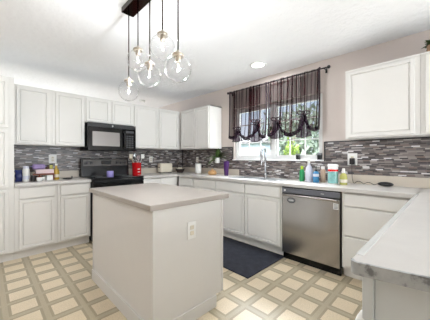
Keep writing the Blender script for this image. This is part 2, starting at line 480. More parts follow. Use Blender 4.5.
base_cab(TR, 1.478, 2.62, .54, 'white double-door sink base cabinet behind the navy mat', [('w', 1.50, 2.035, .735, .865), ('w', 2.065, 2.60, .735, .865), ('d', 1.50, 2.035, .13, .72), ('d', 2.065, 2.60, .13, .72)], GB)
base_cab(TR, .215, .798, .54, 'white three-drawer base cabinet right of the dishwasher', [('w', .225, .772, .745, .865), ('w', .225, .772, .445, .73), ('w', .225, .772, .13, .43)], GB)
# uppers
upper_cab(TBU, .25, .674, ZU, ZTOP, .32, 'white upper cabinet beside the tall pantry', [(.288, .640)], GU)
upper_cab(TBU, .676, 1.088, ZU, ZTOP, .32, 'white upper cabinet just left of the microwave', [(.712, 1.072)], GU)
upper_cab(TBU, 1.09, 1.868, 1.785, ZTOP, .32, 'short white two-door cabinet above the microwave', [(1.107, 1.452), (1.496, 1.842)], GU)
upper_cab(TBU, 1.87, 2.36, ZU, ZTOP, .32, 'white upper cabinet just right of the microwave', [(1.885, 2.340)], GU)
upper_cab(TBU, 2.362, 2.868, ZU, ZTOP, .32, 'white upper cabinet in the inside corner, above the toaster', [(2.380, 2.81)], GU)
upper_cab(TRU, 3.04, 3.925, ZU, ZTOP, .298, 'white two-door upper cabinet left of the curtained window', [(3.062, 3.44), (3.463, 3.85)], GU)
upper_cab(TRU, .204, .835, ZUR, ZTR, .298, 'large white upper cabinet right of the window', [(.243, .808)], GU)
upper_cab(TRU, -.43, .202, ZUR, ZTR, .298, 'white upper cabinet at the right edge of the photo, under the plant', [(-.40, .167)], GU)

# worktops
r = thing('countertop', (.668, 3.93, ZT - .04), 'pale laminate countertop left of the range, holding the clutter', 'countertop')
MB().box(.25, 1.087, 3.615, YB - .01, ZT - .04, ZT, .006).build('top', 'top', r)
MB().box(.25, 1.087, YB - .028, YB - .01, ZT, 1.03, .004).build('splash_lip', 'lip', r)
r = thing('countertop', (2.5, 1.8, ZT - .04), 'pale laminate countertop running from the range round the sink to the peninsula', 'countertop')
SX0, SX1, SY0, SY1 = 2.70, 3.06, 1.62, 2.42      # sink cut-out
t = MB(); z0, z1 = ZT - .04, ZT
t.box(1.876, XW - .01, 3.615, YB - .01, z0, z1, .005)
t.box(2.585, XW - .01, SY1, 3.617, z0, z1, .004); t.box(2.585, SX0, SY0, SY1, z0, z1); t.box(SX1, XW - .01, SY0, SY1, z0, z1)
t.box(2.585, XW - .01, .20, SY0, z0, z1, .004)
pl = []                                           # peninsula slab with a rounded corner
rc = .020
for k in range(7):
    a = PI / 2 + (PI / 2) * k / 6; pl.append((.774 + rc + rc * math.cos(a), .212 - rc + rc * math.sin(a)))
pl += [(.918, -.52), (XW - .01, -.52), (XW - .01, .212)]
t.prism(pl, z0 + .005, z1)
t.build('top', 'top', r)
e = MB()                                          # raised rolled edge along the peninsula's inner side
e.box(.84, 2.60, .193, .2145, ZT - .03, ZT + .0018, .0015); e.build('edge_strip', 'strip', r, label='pale edge strip')
e = MB(); pe = []
for k in range(9):
    a = PI / 2 + (PI / 2) * k / 8; pe.append((.774 + rc + (rc + .003) * math.cos(a), .212 - rc + (rc + .003) * math.sin(a)))
pe = pe + [(.915, -.52), (.932, -.52)] + [(.774 + rc + (rc - .006) * math.cos(PI / 2 + PI / 2 * k / 8), .212 - rc + (rc - .006) * math.sin(PI / 2 + PI / 2 * k / 8)) for k in range(8, -1, -1)]
e.prism(pe, z0 + .004, z1 + .0006); e.build('worn_edge', 'edge', r, label='mottled grey laminate edge')
for q_ in ((1.876, XW - .01, YB - .028, YB - .01), (XW - .028, XW - .01, 2.61, YB - .03), (XW - .028, XW - .01, -.52, 1.13)):
    MB().box(*q_, ZT, 1.03, .004).build('splash_lip', 'lip', r)

# peninsula base
r = thing('peninsula_cabinet', (1.7, -.1, 0), 'white peninsula base under the worn-edged counter at the right', 'cabinet')
b = MB(); b.prism([(.845, .195), (.968, -.42), (XW - .01, -.42), (XW - .01, .195)], .105, ZT - .042); b.prism([(.90, .135), (1.01, -.42), (XW - .01, -.42), (XW - .01, .135)], 0, .105); b.build('body', 'cab', r)
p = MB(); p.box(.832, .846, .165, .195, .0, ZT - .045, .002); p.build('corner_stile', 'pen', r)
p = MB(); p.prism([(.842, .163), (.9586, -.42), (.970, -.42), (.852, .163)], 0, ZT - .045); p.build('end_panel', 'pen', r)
p = MB(); p.lathe((.845, .196, .70), [(.0, 0), (.020, .002), (.022, .012), (.016, .03), (.008, .045), (.006, .05)], 14); p.build('trim_knob', 'white', r, True)
for k in range(3): front(NORTH(.195), 'door', .92 + k * .56, 1.42 + k * .56, .13, .72, r)
for k in range(3): front(NORTH(.195), 'drawer', .92 + k * .56, 1.42 + k * .56, .735, .865, r, DRAW)

# island
r = thing('kitchen_island', (1.12, 1.94, 0), 'white kitchen island with beige-grey top in the middle of the floor', 'kitchen island')
b = MB(); b.box(.787, 1.442, 1.377, 2.55, .10, .885); b.box(.787, 1.365, 1.377, 2.55, 0, .10); b.build('body', 'isl', r)
b = MB(); b.box(.772, .788, 1.372, 2.562, 0, .105, .003); b.box(.777, 1.366, 1.367, 1.378, 0, .095, .002); b.build('base_trim', 'isl', r)
for q_ in ((.779, .795, 1.369, 1.385), (.779, .795, 2.545, 2.56), (1.43, 1.448, 1.369, 1.385)): MB().box(*q_, .105, .885, .003).build('corner_trim', 'isl', r)
MB().box(.752, 1.505, 1.352, 2.585, .885, ZT, .006, 3).build('countertop', 'isltop', r, label='beige-grey laminate top')
for k in range(2): front(EAST(1.442), 'door', 1.40 + k * .56, 1.92 + k * .56, .13, .72, r)
for k in range(2): front(EAST(1.442), 'drawer', 1.40 + k * .56, 1.92 + k * .56, .735, .865, r, DRAW)
def outlet(T, u, z, wd=.072, h=.116, parent=None, label=None, mat='white'):
    if parent is None:
        o = thing('outlet', T(u, 0, z - h / 2), label, 'outlet', 'wall outlets')
    else:
        o = MB(); tbox(o, T, u - wd / 2, u + wd / 2, 0, .007, z - h / 2, z + h / 2, .002); o = o.build('outlet', mat, parent)
    if parent is None:
        p = MB(); tbox(p, T, u - wd / 2, u + wd / 2, 0, .007, z - h / 2, z + h / 2, .002); p.build('cover_plate', mat, o)
    for dz in (-.021, .021):
        s = MB(); tbox(s, T, u - .017, u + .017, .006, .0095, z + dz - .015, z + dz + .015, .003); s = s.build('socket', 'cream', o)
        if parent is None:
            q = MB()
            for du in (-.006, .006): tbox(q, T, u + du - .0015, u + du + .0015, .009, .0102, z + dz - .005, z + dz + .007)
            q.build('slot', 'black', s)
    return o
outlet(BACK(1.377), 1.109, .688, .078, .128, r)

# ------------------------------------------------------------------ appliances
# range
r = thing('range', (1.475, 3.9, 0), 'black electric range with raised control back under the microwave', 'stove')
x0, x1 = 1.097, 1.872
MB().box(x0, x1, 3.60, YB - .03, .03, .915, .004).build('body', 'enamel', r)
MB().box(x0 - .001, x1 + .001, 3.575, YB - .03, .915, .937, .006).build('cooktop', 'gloss', r)
b = MB(); b.prism([(YB - .03, .937), (YB - .13, .937), (YB - .105, 1.215), (YB - .085, 1.225), (YB - .03, 1.225)], x0, x1, 'X'); bg = b.build('backguard', 'enamel', r)
def yb(z): return YB - .13 + .025 * (z - .937) / .278
b = MB(); b.prism([(yb(1.10) - .003, 1.10), (yb(1.205) - .003, 1.205), (yb(1.205) + .01, 1.205), (yb(1.10) + .01, 1.10)], x0 + .03, x1 - .02, 'X'); b.build('control_panel', 'guard', bg)
MB().box(1.40, 1.56, yb(1.15) - .008, yb(1.15), 1.125, 1.185, .002).build('display', 'gloss', bg)
for kx in (1.165, 1.245, 1.665, 1.735, 1.80):
    MB().lathe((kx, yb(1.15) - .003, 1.15), [(.0245, 0), (.0245, -.006), (.019, -.01), (.017, -.028), (.0, -.029)], 18, 'Y').build('knob', 'black', r, 35)
for bx_, by_, rr in ((1.28, 3.75, .10), (1.67, 3.75, .085), (1.28, 4.0, .085), (1.67, 4.0, .10)):
    b = MB(); b.lathe((bx_, by_, .937), [(rr, 0), (rr, .0015), (rr - .006, .0015), (rr - .006, 0)], 30); b.build('burner_ring', 'grey', r)
MB().box(x0 + .004, x1 - .004, 3.562, 3.60, .86, .91, .006).build('front_rail', 'enamel', r)
d = MB().box(x0 + .006, x1 - .006, 3.562, 3.60, .24, .855, .006).build('oven_door', 'gloss', r)
MB().box(1.2, 1.75, 3.558, 3.566, .38, .68, .004).build('oven_window', 'gloss', d)
h = MB(); h.tube([(x0 + .05, 3.52, .80), (x1 - .05, 3.52, .80)], .012, 10); h.box(x0 + .06, x0 + .085, 3.52, 3.565, .79, .81); h.box(x1 - .085, x1 - .06, 3.52, 3.565, .79, .81); h.build('handle', 'black', d, 40)
MB().box(x0 + .006, x1 - .006, 3.565, 3.60, .05, .23, .006).build('storage_drawer', 'enamel', r)

# microwave
DZ = -.022
r = thing('microwave', (1.475, 4.06, 1.365 + DZ), 'black over-the-range microwave hung between the upper cabinets', 'microwave')
x0, x1 = 1.108, 1.868; yf = 3.875
MB().box(x0, x1, yf, YB - .01, 1.368 + DZ, 1.80 + DZ, .004).build('body', 'enamel', r)
MB().box(x0, x1, yf - .02, yf, 1.735 + DZ, 1.80 + DZ, .003).build('vent_grille', 'black', r)
d = MB().box(x0, 1.680, yf - .024, yf, 1.372 + DZ, 1.733 + DZ, .004).build('door', 'gloss', r)
MB().box(1.17, 1.59, yf - .027, yf - .02, 1.44 + DZ, 1.665 + DZ, .003).build('door_window', 'mwin', d)
h = MB(); h.tube([(1.660, yf - .024, 1.42 + DZ), (1.660, yf - .055, 1.45 + DZ), (1.660, yf - .055, 1.66 + DZ), (1.660, yf - .024, 1.69 + DZ)], .011, 10); h.build('handle', 'black', d, True)
c = MB().box(1.683, x1, yf - .022, yf, 1.372 + DZ, 1.733 + DZ, .004).build('control_panel', 'gloss', r)
MB().box(1.695, 1.83, yf - .024, yf - .02, 1.67 + DZ, 1.71 + DZ, .001).build('display', 'dkgrey', c)
k = MB()
for i in range(3):
    for j in range(6): k.box(1.70 + i * .044, 1.735 + i * .044, yf - .024, yf - .02, 1.42 + DZ + j * .037, 1.445 + DZ + j * .037, .001)
k.build('keypad', 'dkgrey', c)
b = MB(); b.lathe((1.475, yf - .020, 1.767 + DZ), [(.0, 0), (.013, -.001), (.013, -.003), (.0, -.0035)], 16, 'Y'); b.build('badge', 'chrome', r)

# dishwasher
r = thing('dishwasher', (2.85, 1.125, 0), 'stainless steel dishwasher built in under the window counter', 'dishwasher')
y0, y1 = .803, 1.470; xf = 2.60
MB().box(xf + .03, 3.12, y0, y1, .08, ZT - .043).build('body', 'black', r)
d = MB().box(xf, xf + .03, y0 + .008, y1 - .008, .085, .797, .005).build('door', 'steel', r)
MB().box(xf + .012, xf + .03, y0, y1, .08, .882).build('surround', 'black', r)
c = MB().box(xf - .002, xf + .03, y0 + .006, y1 - .006, .812, .868, .004).build('control_panel', 'panel', r, label='grey control strip')
b = MB(); b.box(xf - .0035, xf, 1.415, 1.437, .829, .851, .001); b.build('badge', 'white', c)
b = MB(); b.box(xf - .0028, xf, .965, 1.00, .838, .843); b.build('badge', 'white', c)
# handle: a full-width bar under the control strip
h = MB(); h.box(xf - .028, xf - .012, y0 + .03, y1 - .03, .775, .797, .006); h.box(xf - .02, xf + .005, y0 + .04, y0 + .07, .777, .795); h.box(xf - .02, xf + .005, y1 - .07, y1 - .04, .777, .795); h.build('handle', 'steel', d, 40)
o = MB(); o.lathe((xf - .0004, 1.345, .726), [(.0, 0), (.052, 0), (.052, -.0012), (.0, -.0012)], 28, 'X')
for v in o.b.verts: v.co.z = .726 + (v.co.z - .726) * .62
o = o.build('oval_sticker', 'dkgrey', d)
o2 = MB(); o2.lathe((xf - .0014, 1.345, .726), [(.0, 0), (.044, 0), (.044, -.0008), (.0, -.0008)], 28, 'X')
for v in o2.b.verts: v.co.z = .726 + (v.co.z - .726) * .55
o2.build('sticker_face', 'grey', o)
o3 = MB()
for k_ in range(5): o3.box(xf - .0030, xf - .002, 1.317 + k_ * .012, 1.325 + k_ * .012, .718 + (k_ % 2) * .003, .734)
o3.build('sticker_print', 'white', o)
st = MB().box(xf - .0012, xf, .822, .872, .695, .755).build('label_sticker', 'white', d)
b = MB()
for k_ in range(4): b.box(xf - .002, xf - .001, .828, .866, .702 + k_ * .013, .708 + k_ * .013)
b.build('sticker_print', 'grey', st)
MB().box(xf + .035, xf + .06, y0 + .005, y1 - .005, .0, .078).build('kick_plate', 'gloss', r)

# ------------------------------------------------------------------ sink and faucet
r = thing('sink', (2.88, 2.02, .75), 'steel double-bowl sink set in the counter under the window', 'sink')
b = MB(); b.box(SX0 - .015, SX1 + .015, SY0 - .015, SY0 + .012, ZT, ZT + .006); b.box(SX0 - .015, SX1 + .015, SY1 - .012, SY1 + .015, ZT, ZT + .006)
b.box(SX0 - .015, SX0 + .012, SY0, SY1, ZT, ZT + .006); b.box(SX1 - .012, SX1 + .015, SY0, SY1, ZT, ZT + .006); b.box(SX0, SX1, 2.005, 2.035, ZT - .02, ZT + .004)
b.build('rim', 'steelsink', r)
for a, c in ((SY0 + .005, 2.01), (2.03, SY1 - .005)):
    q = MB(); X0, X1 = SX0 + .005, SX1 - .005; zz = .76
    q.box(X0, X1, a, c, zz, zz + .004); q.box(X0, X0 + .004, a, c, zz, ZT); q.box(X1 - .004, X1, a, c, zz, ZT); q.box(X0, X1, a, a + .004, zz, ZT); q.box(X0, X1, c - .004, c, zz, ZT)
    q.build('bowl', 'steelsink', r)
r = thing('faucet', (3.095, 2.025, ZT), 'tall chrome gooseneck faucet standing behind the sink', 'faucet')
MB().lathe((3.095, 2.025, ZT), [(.027, 0), (.027, .008), (.02, .014), (.018, .07), (.014, .075)], 20).build('base', 'chrome', r, 40)
pts = [(3.095, 2.025, ZT + .07), (3.095, 2.025, 1.24)]
for k in range(13):
    a = PI - PI * k / 12; pts.append((3.04 - .055 * math.cos(a), 2.025, 1.30 + .085 * math.sin(a)))
pts.append((2.985, 2.025, 1.20))
MB().tube(pts, .016, 12).build('spout', 'chrome', r, True)
MB().lathe((2.985, 2.025, 1.12), [(.014, 0), (.017, .01), (.015, .07), (.012, .09)], 16).build('spray_head', 'chrome', r, 40)
MB().tube([(3.095, 2.005, .975), (3.08, 1.955, .995), (3.06, 1.915, 1.01)], .006, 8).build('lever', 'chrome', r, True)

# ------------------------------------------------------------------ mat
b = MB(); b.box(1.905, 2.66, 1.455, 2.68, .0, .012, .005); tag(b.build('floor_mat', 'rug'), 'dark navy floor mat in front of the sink cabinet', 'mat')

# ------------------------------------------------------------------ ceiling fixtures
def can_light(cx, cy, label):
    r = thing('recessed_light', (cx, cy, ZC - .012), label, 'light', 'recessed ceiling lights')
    MB().lathe((cx, cy, ZC), [(.082, -.001), (.088, -.012), (.105, -.012), (.118, -.004), (.118, 0)], 32, cap=False).build('trim_ring', 'white', r, True)
    MB().lathe((cx, cy, ZC), [(.0, -.006), (.085, -.006), (.085, -.002), (.0, -.002)], 32).build('diffuser', 'can', r)
can_light(*CANS[0][:2], 'round recessed light in the ceiling in front of the curtained window')
for c_ in CANS[1:]: can_light(*c_[:2], 'added round fill light in the ceiling outside the view')
r = thing('smoke_detector', (2.50, 4.86, ZC - .035), 'small round white smoke detector on the ceiling above the corner cabinets', 'smoke detector')
MB().lathe((2.50, 4.86, ZC), [(.07, 0), (.07, -.018), (.058, -.034), (.0, -.036)], 24).build('cover', 'white', r, 40)
MB().lathe((2.55, 4.84, ZC - .034), [(.008, 0), (.008, -.004), (.0, -.005)], 10).build('button', 'black', r)

r = thing('pendant_light', (.885, 1.6, 1.7), 'five-globe clear glass pendant light hanging over the island from a dark bronze bar', 'pendant light')
MB().box(.832, .938, 1.17, 1.985, ZC - .045, ZC, .003).build('canopy', 'bronze', r)
PEND = [(1.958, 1.808), (1.788, 2.020), (1.598, 1.850), (1.420, 2.005), (1.236, 1.803)]
for py, pz in PEND:
    c = (.885, py, pz); R = .086
    MB().tube([(.885, py, ZC - .044), (.885, py, pz + R + .02)], .0048, 8).build('stem', 'bronze', r, True)
    prof = []
    for k in range(23):
        a = -PI / 2 + (PI / 2 + PI / 2 * .78) * k / 22; prof.append((max(.0005, R * math.cos(a)), R * math.sin(a)))
    g = MB().lathe(c, prof, 36, cap=False).build('globe', 'globe', r, True, label='clear glass globe')
    MB().lathe(c, [(.036, R * .90), (.038, R * .94), (.038, R + .006), (.030, R + .013), (.012, R + .02), (.006, R + .034)], 20).build('cap', 'nickel', r, 40)
    MB().lathe(c, [(.019, R - .004), (.019, R - .036), (.015, R - .042), (.0, R - .042)], 16).build('socket', 'nickel', r, 40)
    MB().lathe(c, [(.007, .042), (.008, .03), (.013, .012), (.0145, 0), (.012, -.014), (.006, -.022), (.0005, -.024)], 18).build('bulb', 'globe', r, True)
    MB().tube([(.885 + .004 * math.cos(q_ * 1.9), py + .004 * math.sin(q_ * 1.9), pz + .034 - q_ * .0035) for q_ in range(13)], .0016, 6).build('filament', 'bulb', r, True)
for py, pz in PEND:
    light('pendant_lamp', 'POINT', (.885, py, pz - .0), 5.2, (.93, .965, 1), shadow_soft_size=.011)

# ------------------------------------------------------------------ curtain
r = thing('curtain_rod', (3.10, 1.95, 2.36), 'thin black curtain rod with round finials above the window', 'curtain rod')
ry = lambda y: 2.385 + 0 * y
MB().tube([(3.10, 2.80, 2.385), (3.10, 1.11, 2.385)], .0085, 10).build('rod', 'black', r, True)
for y in (2.81, 1.095): MB().sphere((3.10, y, 2.385), .022, seg=14, rings=8).build('finial', 'black', r, True)
for y in (2.77, 1.15):
    b = MB(); b.box(3.095, XW, y - .006, y + .006, 2.372, 2.384); b.box(XW - .006, XW, y - .012, y + .012, 2.34, 2.40); b.build('bracket', 'black', r)

def lerp(a, b, t): return a + (b - a) * t
def make_curtain(label, edgeL, ties, edgeR, swag_z, seed):
    """edgeL/edgeR = (y, hem z); ties = [(y, knot z, tail bottom z)]; y falls from left to right"""
    rnd = random.Random(seed)
    ztop = 2.40
    root = thing('curtain', (3.10, (edgeL[0] + edgeR[0]) / 2, 1.5), label, 'curtain', 'sheer plum curtains')
    an = [(edgeL[0], edgeL[1])] + [(t[0], t[1]) for t in ties] + [(edgeR[0], edgeR[1])]
    def hem(y):
        for i in range(len(an) - 1):
            (ya, za), (yb_, zb) = an[i], an[i + 1]
            if ya >= y >= yb_:
                s = (ya - y) / (ya - yb_)
                if i == 0:                     # from the loose edge up to the first knot
                    return lerp(za, zb, s ** 2.2) - .03 * math.sin(PI * s)
                if i == len(an) - 2:
                    return lerp(zb, za, (1 - s) ** 2.2) - .03 * math.sin(PI * s)
                base = lerp(za, zb, s); sag = base - swag_z
                return base - sag * math.sin(PI * s) ** .85
        return an[-1][1]
    W = edgeL[0] - edgeR[0]
    ph = [rnd.uniform(0, 6.28) for _ in range(4)]
    def surf(u, v):
        y = edgeL[0] - W * u
        zb = hem(y); z = lerp(ztop, zb, v)
        g = 0
        for (ty, tz, _) in ties:
            k = math.exp(-((y - ty) / .10) ** 2)
            y2 = (ty - y) * .62 * k * v ** 2.2; g += k
            y += y2
        y += (.004 * math.sin(u * 41 + ph[2]) + .006 * math.sin(u * 17 + ph[3])) * v
        amp = .020 + .012 * math.sin(u * 11 + ph[0])
        x = 3.105 - amp * math.sin(u * W * 88 + ph[0] + 1.6 * math.sin(u * 13 + ph[1]) + v * .8) - .012 * math.sin(u * W * 37 + ph[1])
        x -= .035 * v ** 3 * (1 - min(1, g))
        y += (.011 + .004 * math.sin(u * 7 + ph[1])) * math.sin(2 * (u * W * 88 + ph[0] + 1.6 * math.sin(u * 13 + ph[1]) + v * .8)) * (1 - .4 * min(1, g) * v)
        if v < .035: x = lerp(3.089, x, .35 + .65 * v / .035)
        return Vector((x, y, z))
    MB().grid(surf, 280, 46).build('sheer_panel', 'sheer', root, True, recalc=False)
    hp = [surf(0, j / 20) for j in range(21)] + [surf(i / 110, 1) for i in range(1, 110)] + [surf(1, 1 - j / 20) for j in range(21)]
    def band(u, v):
        q_ = surf(u, .945 + .055 * v); q_.x -= .012 + .010 * math.sin(v * PI * 3); return q_
    MB().grid(band, 160, 6).build('gathered_band', 'tail', root, True, recalc=False, label='dark gathered lower edge')
    h = MB(); h.tube(hp, .012, 6); h.build('hem', 'plum', root, True, label='dark plum hem')
    for (ty, tz, tb) in ties:
        xk = min(surf((edgeL[0] - ty) / W + d_ / W, 1).x for d_ in (-.05, -.025, 0, .025, .05)) - .022
        def tail(u, v):
            a = (u - .5) * 2
            wd = .018 + .095 * v ** .8
            zz = lerp(tz + .01, tb + .02 * abs(a), v)
            return Vector((xk - .016 * math.cos(a * 8) * v - .03 * v * (1 - a * a), ty + a * wd, zz))
        MB().grid(tail, 36, 14).build('tail', 'tail', root, True, recalc=False, label='gathered hanging tail')
        MB().tube([tail(i / 30, 1) for i in range(31)], .007, 6).build('tail_hem', 'plum', root, True)
        b = MB(); b.sphere((xk - .01, ty, tz), .016, 1, 1, 1.1, 12, 8)
        for sg in (-1, 1):
            lp_ = []
            for k in range(13):
                t = 2 * PI * k / 12
                lp_.append((xk - .014 - .006 * math.sin(t), ty + sg * (.042 - .042 * math.cos(t)), tz + .014 + .022 * math.sin(t) + .010 * (1 - math.cos(t)) * sg * .4))
            b.tube(lp_, .009, 6)
            b.tube([(xk - .012, ty, tz), (xk - .02, ty + sg * .03, tz - .02), (xk - .02, ty + sg * .05, tz - .05)], .006, 6)
        b.build('bow', 'plum', root, True, label='dark tied bow')
    return root
make_curtain('sheer plum curtain over the left half of the window, tied up with bows', (2.745, 1.575), [(2.555, 1.715, 1.50), (2.170, 1.800, 1.487)], (2.015, 1.55), 1.53, 3)
make_curtain('sheer plum curtain over the right half of the window, tied up with bows', (1.985, 1.57), [(1.80, 1.785, 1.51), (1.403, 1.828, 1.503)], (1.205, 1.60), 1.535, 5)

# small green air plant hanging in the middle of the window
def leaves(mb, c, n, L, wd, spread=1., up=.3, rnd=random, curve=.3):
    for i in range(n):
        a = rnd.uniform(0, 2 * PI); el = rnd.uniform(up - .5, up + .9)
        d = Vector((math.cos(a) * math.cos(el) * spread, math.sin(a) * math.cos(el) * spread, math.sin(el))).normalized()
        sd = d.cross(Vector((0, 0, 1))).normalized() if abs(d.z) < .98 else Vector((1, 0, 0))
        l = L * rnd.uniform(.6, 1.1); P = Vector(c); prev = None
        for k in range(5):
            s = k / 4; w_ = wd * math.sin(PI * (.12 + .86 * s)) ; q = P + d * l * s + Vector((0, 0, -curve * l * s * s))
            lift = d.cross(sd) * w_ * .25
            cur = [mb.b.verts.new(q - sd * w_ + lift), mb.b.verts.new(q), mb.b.verts.new(q + sd * w_ + lift)]
            if prev:
                mb.face([prev[0], prev[1], cur[1], cur[0]]); mb.face([prev[1], prev[2], cur[2], cur[1]])
            prev = cur
r = thing('hanging_plant', (3.165, 1.975, 1.62), 'small green plant ball hanging between the two curtains', 'plant')
b = MB(); leaves(b, (3.165, 1.975, 1.69), 46, .062, .008, 1, .2); b.build('foliage', 'leaf', r, recalc=False)
MB().tube([(3.165, 1.975, 1.70), (3.165, 1.975, 2.09)], .0015, 5).build('string', 'white', r)
MB().tube([(3.165, 1.975, 1.69), (3.165, 1.972, 1.52), (3.165, 1.975, 1.36)], .007, 6).build('stem', 'bark', r)

# ------------------------------------------------------------------ small things
def ray_xy(px, X=None, Y=None):
    """where a bearing from the tripod meets the plane X=... or Y=... (used once to lay things out on the counters)"""
    t = (px - 215) / 233.5; a, b_ = .702 + .712 * t, .712 - .702 * t
    return (X, X * b_ / a) if X is not None else (Y * a / b_, Y)
def bottle(name, c, prof, mat, label, cat, group=None, extra=()):
    r = thing(name, c, label, cat, group)
    MB().lathe(c, prof, 24).build('body', mat, r, 40)
    for nm, pf, m in extra: MB().lathe(c, pf, 20).build(nm, m, r, 40)
    return r
Z = ZT + .0005
# --- bottles right of the sink
x, y = ray_xy(302, X=2.97)
bottle('dish_soap_bottle', (x, y, Z), [(.030, 0), (.033, .006), (.033, .12), (.024, .15), (.014, .158)], 'green', 'green dish soap bottle with lime cap, leftmost of the bottles by the dishwasher', 'bottle', None, [('cap', [(.018, .158), (.018, .19), (.012, .20), (.0, .20)], 'lime'), ('label_band', [(.0336, .035), (.0336, .10)], 'green')])
x, y = ray_xy(309, X=2.97)
r = thing('spray_bottle', (x, y, Z), 'tall pale spray bottle between the green and the blue bottles', 'bottle')
MB().lathe((x, y, Z), [(.042, 0), (.045, .006), (.045, .14), (.034, .185), (.016, .215), (.016, .235)], 24).build('body', 'pale', r, 40)
b = MB(); b.box(x - .05, x + .02, y - .013, y + .013, Z + .262, Z + .29, .006); b.box(x - .012, x + .012, y - .012, y + .012, Z + .235, Z + .264, .003); b.box(x - .058, x - .048, y - .009, y + .009, Z + .266, Z + .286, .002); sh = b.build('spray_head', 'white', r)
b = MB(); b.tube([(x - .028, y, Z + .262), (x - .036, y, Z + .235), (x - .03, y, Z + .21)], .005, 6); b.build('trigger', 'white', sh, True)
x, y = ray_xy(316, X=2.95)
r = bottle('hand_soap_bottle', (x, y, Z), [(.034, 0), (.037, .006), (.037, .11), (.026, .135), (.013, .142)], 'blue', 'blue hand soap bottle with dark pump, between the spray bottle and a tan bottle', 'bottle', None, [('pump_collar', [(.016, .142), (.016, .158), (.006, .16), (.005, .19)], 'black'), ('neck_band', [(.0375, .075), (.0375, .108)], 'pale')])
MB().box(x - .045, x + .012, y - .008, y + .008, Z + .187, Z + .20, .003).build('pump_head', 'black', r)
x, y = ray_xy(323, X=3.02)
bottle('lotion_bottle', (x, y, Z), [(.028, 0), (.030, .005), (.030, .15), (.020, .165)], 'tan', 'slim tan bottle behind the blue soap, beside the wipes canister', 'bottle', None, [('cap', [(.02, .165), (.02, .20), (.0, .202)], 'white')])
x, y = ray_xy(333, X=2.93)
bottle('wipes_canister', (x, y, Z), [(.052, 0), (.055, .004), (.055, .195), (.052, .20)], 'white', 'white and teal wipes canister with a red band', 'canister', None, [('label_band', [(.0556, .01), (.0556, .145)], 'teal'), ('red_band', [(.0558, .148), (.0558, .172)], 'red'), ('lid', [(.057, .20), (.057, .222), (.045, .232), (.0, .232)], 'white')])
x, y = ray_xy(343.5, X=2.93)
bottle('liquid_soap_bottle', (x, y, Z), [(.036, 0), (.039, .006), (.039, .09), (.028, .12), (.014, .132)], 'soapy', 'yellow-green soap bottle right of the wipes canister', 'bottle', None, [('cap', [(.017, .132), (.017, .165), (.012, .185), (.0, .186)], 'white'), ('label_band', [(.0396, .025), (.0396, .06)], 'cream')])
# --- outlets
outlet(RIGHT(TX), .845, 1.215, .105, .145, None, 'white wall outlet holding a black charger, on the tile right of the window')
r = thing('charger', (TX - .03, .835, 1.14), 'black charger plugged into the outlet right of the window', 'charger')
MB().box(TX - .05, TX - .0104, .815, .866, 1.152, 1.228, .006).build('body', 'black', r)
pts = [(TX - .042, .84, 1.156), (TX - .046, .84, 1.08), (TX - .05, .835, .99), (TX - .06, .82, .94)]
for k in range(22):
    q_ = k / 21; pts.append((lerp(TX - .065, 3.075, q_), lerp(.81, .545, q_), Z + .005 + .032 * abs(math.sin(q_ * 8.2)) * (1 - q_ * .5)))
MB().tube(pts, .0032, 6).build('cord', 'black', r, True)
outlet(BACK(TY), 2.385, 1.20, .075, .118, None, 'white wall outlet on the tile between the utensil crock and the toaster')
outlet(RIGHT(TX), 3.745, 1.195, .07, .115, None, 'white wall outlet on the tile above the paper towel roll in the corner')
outlet(RIGHT(TX), 3.325, 1.20, .075, .115, None, 'white wall outlet on the tile above the copper kettle')
outlet(BACK(TY), .735, 1.215, .10, .13, None, 'white wall outlet above the clutter on the left counter')
# --- little device on the right counter
x, y = 3.06, .50
r = thing('sunglasses_case', (x, y, Z), 'small flat black case on the counter under the right upper cabinet', 'case')
b = MB(); b.sphere((x, y, Z + .024), .024, 1.4, 3.0, 1, 20, 10); b.build('body', 'black', r, True)
b = MB(); b.box(x - .035, x + .02, y - .03, y + .03, Z + .021, Z + .027, .002); b.build('seam', 'dkgrey', r)

# --- corner and sink counter
x, y = ray_xy(198.3, X=2.96)
r = thing('paper_towel_roll', (x, y, Z), 'white paper towel roll standing on the counter in the corner', 'paper towel')
MB().lathe((x, y, Z), [(.016, .008), (.058, .008), (.060, .014), (.060, .19), (.058, .196), (.016, .196)], 28).build('roll', 'white', r, 40)
MB().lathe((x, y, Z), [(.066, 0), (.066, .007), (.0, .007)], 28).build('stand_base', 'nickel', r, 40)
MB().lathe((x, y, Z), [(.007, .0), (.007, .225), (.012, .23), (.010, .245), (.0, .248)], 14).build('stand_post', 'nickel', r, True)
x, y = ray_xy(212.3, X=2.96)
r = thing('kettle', (x, y, Z), 'low round copper kettle on the counter left of the purple tumbler', 'kettle')
MB().lathe((x, y, Z), [(.06, 0), (.078, .012), (.084, .035), (.072, .062), (.045, .078), (.03, .08)], 28).build('body', 'copper', r, True)
MB().lathe((x, y, Z), [(.034, .08), (.028, .09), (.008, .096), (.006, .104), (.011, .112), (.0, .118)], 20).build('lid', 'copper', r, True)
MB().tube([(x - .02, y - .07, Z + .04), (x - .03, y - .10, Z + .06), (x - .035, y - .115, Z + .085)], .011, 10, r2=.007).build('spout', 'copper', r, True)
x, y = ray_xy(226.3, X=2.98)
bottle('tumbler', (x, y, Z), [(.034, 0), (.036, .004), (.046, .15), (.048, .225), (.046, .23)], 'purple', 'tall purple tumbler on the counter just left of the window', 'tumbler', None, [('lid', [(.049, .23), (.049, .245), (.04, .25), (.0, .25)], 'purple'), ('straw', [(.004, .25), (.004, .29)], 'purple')])
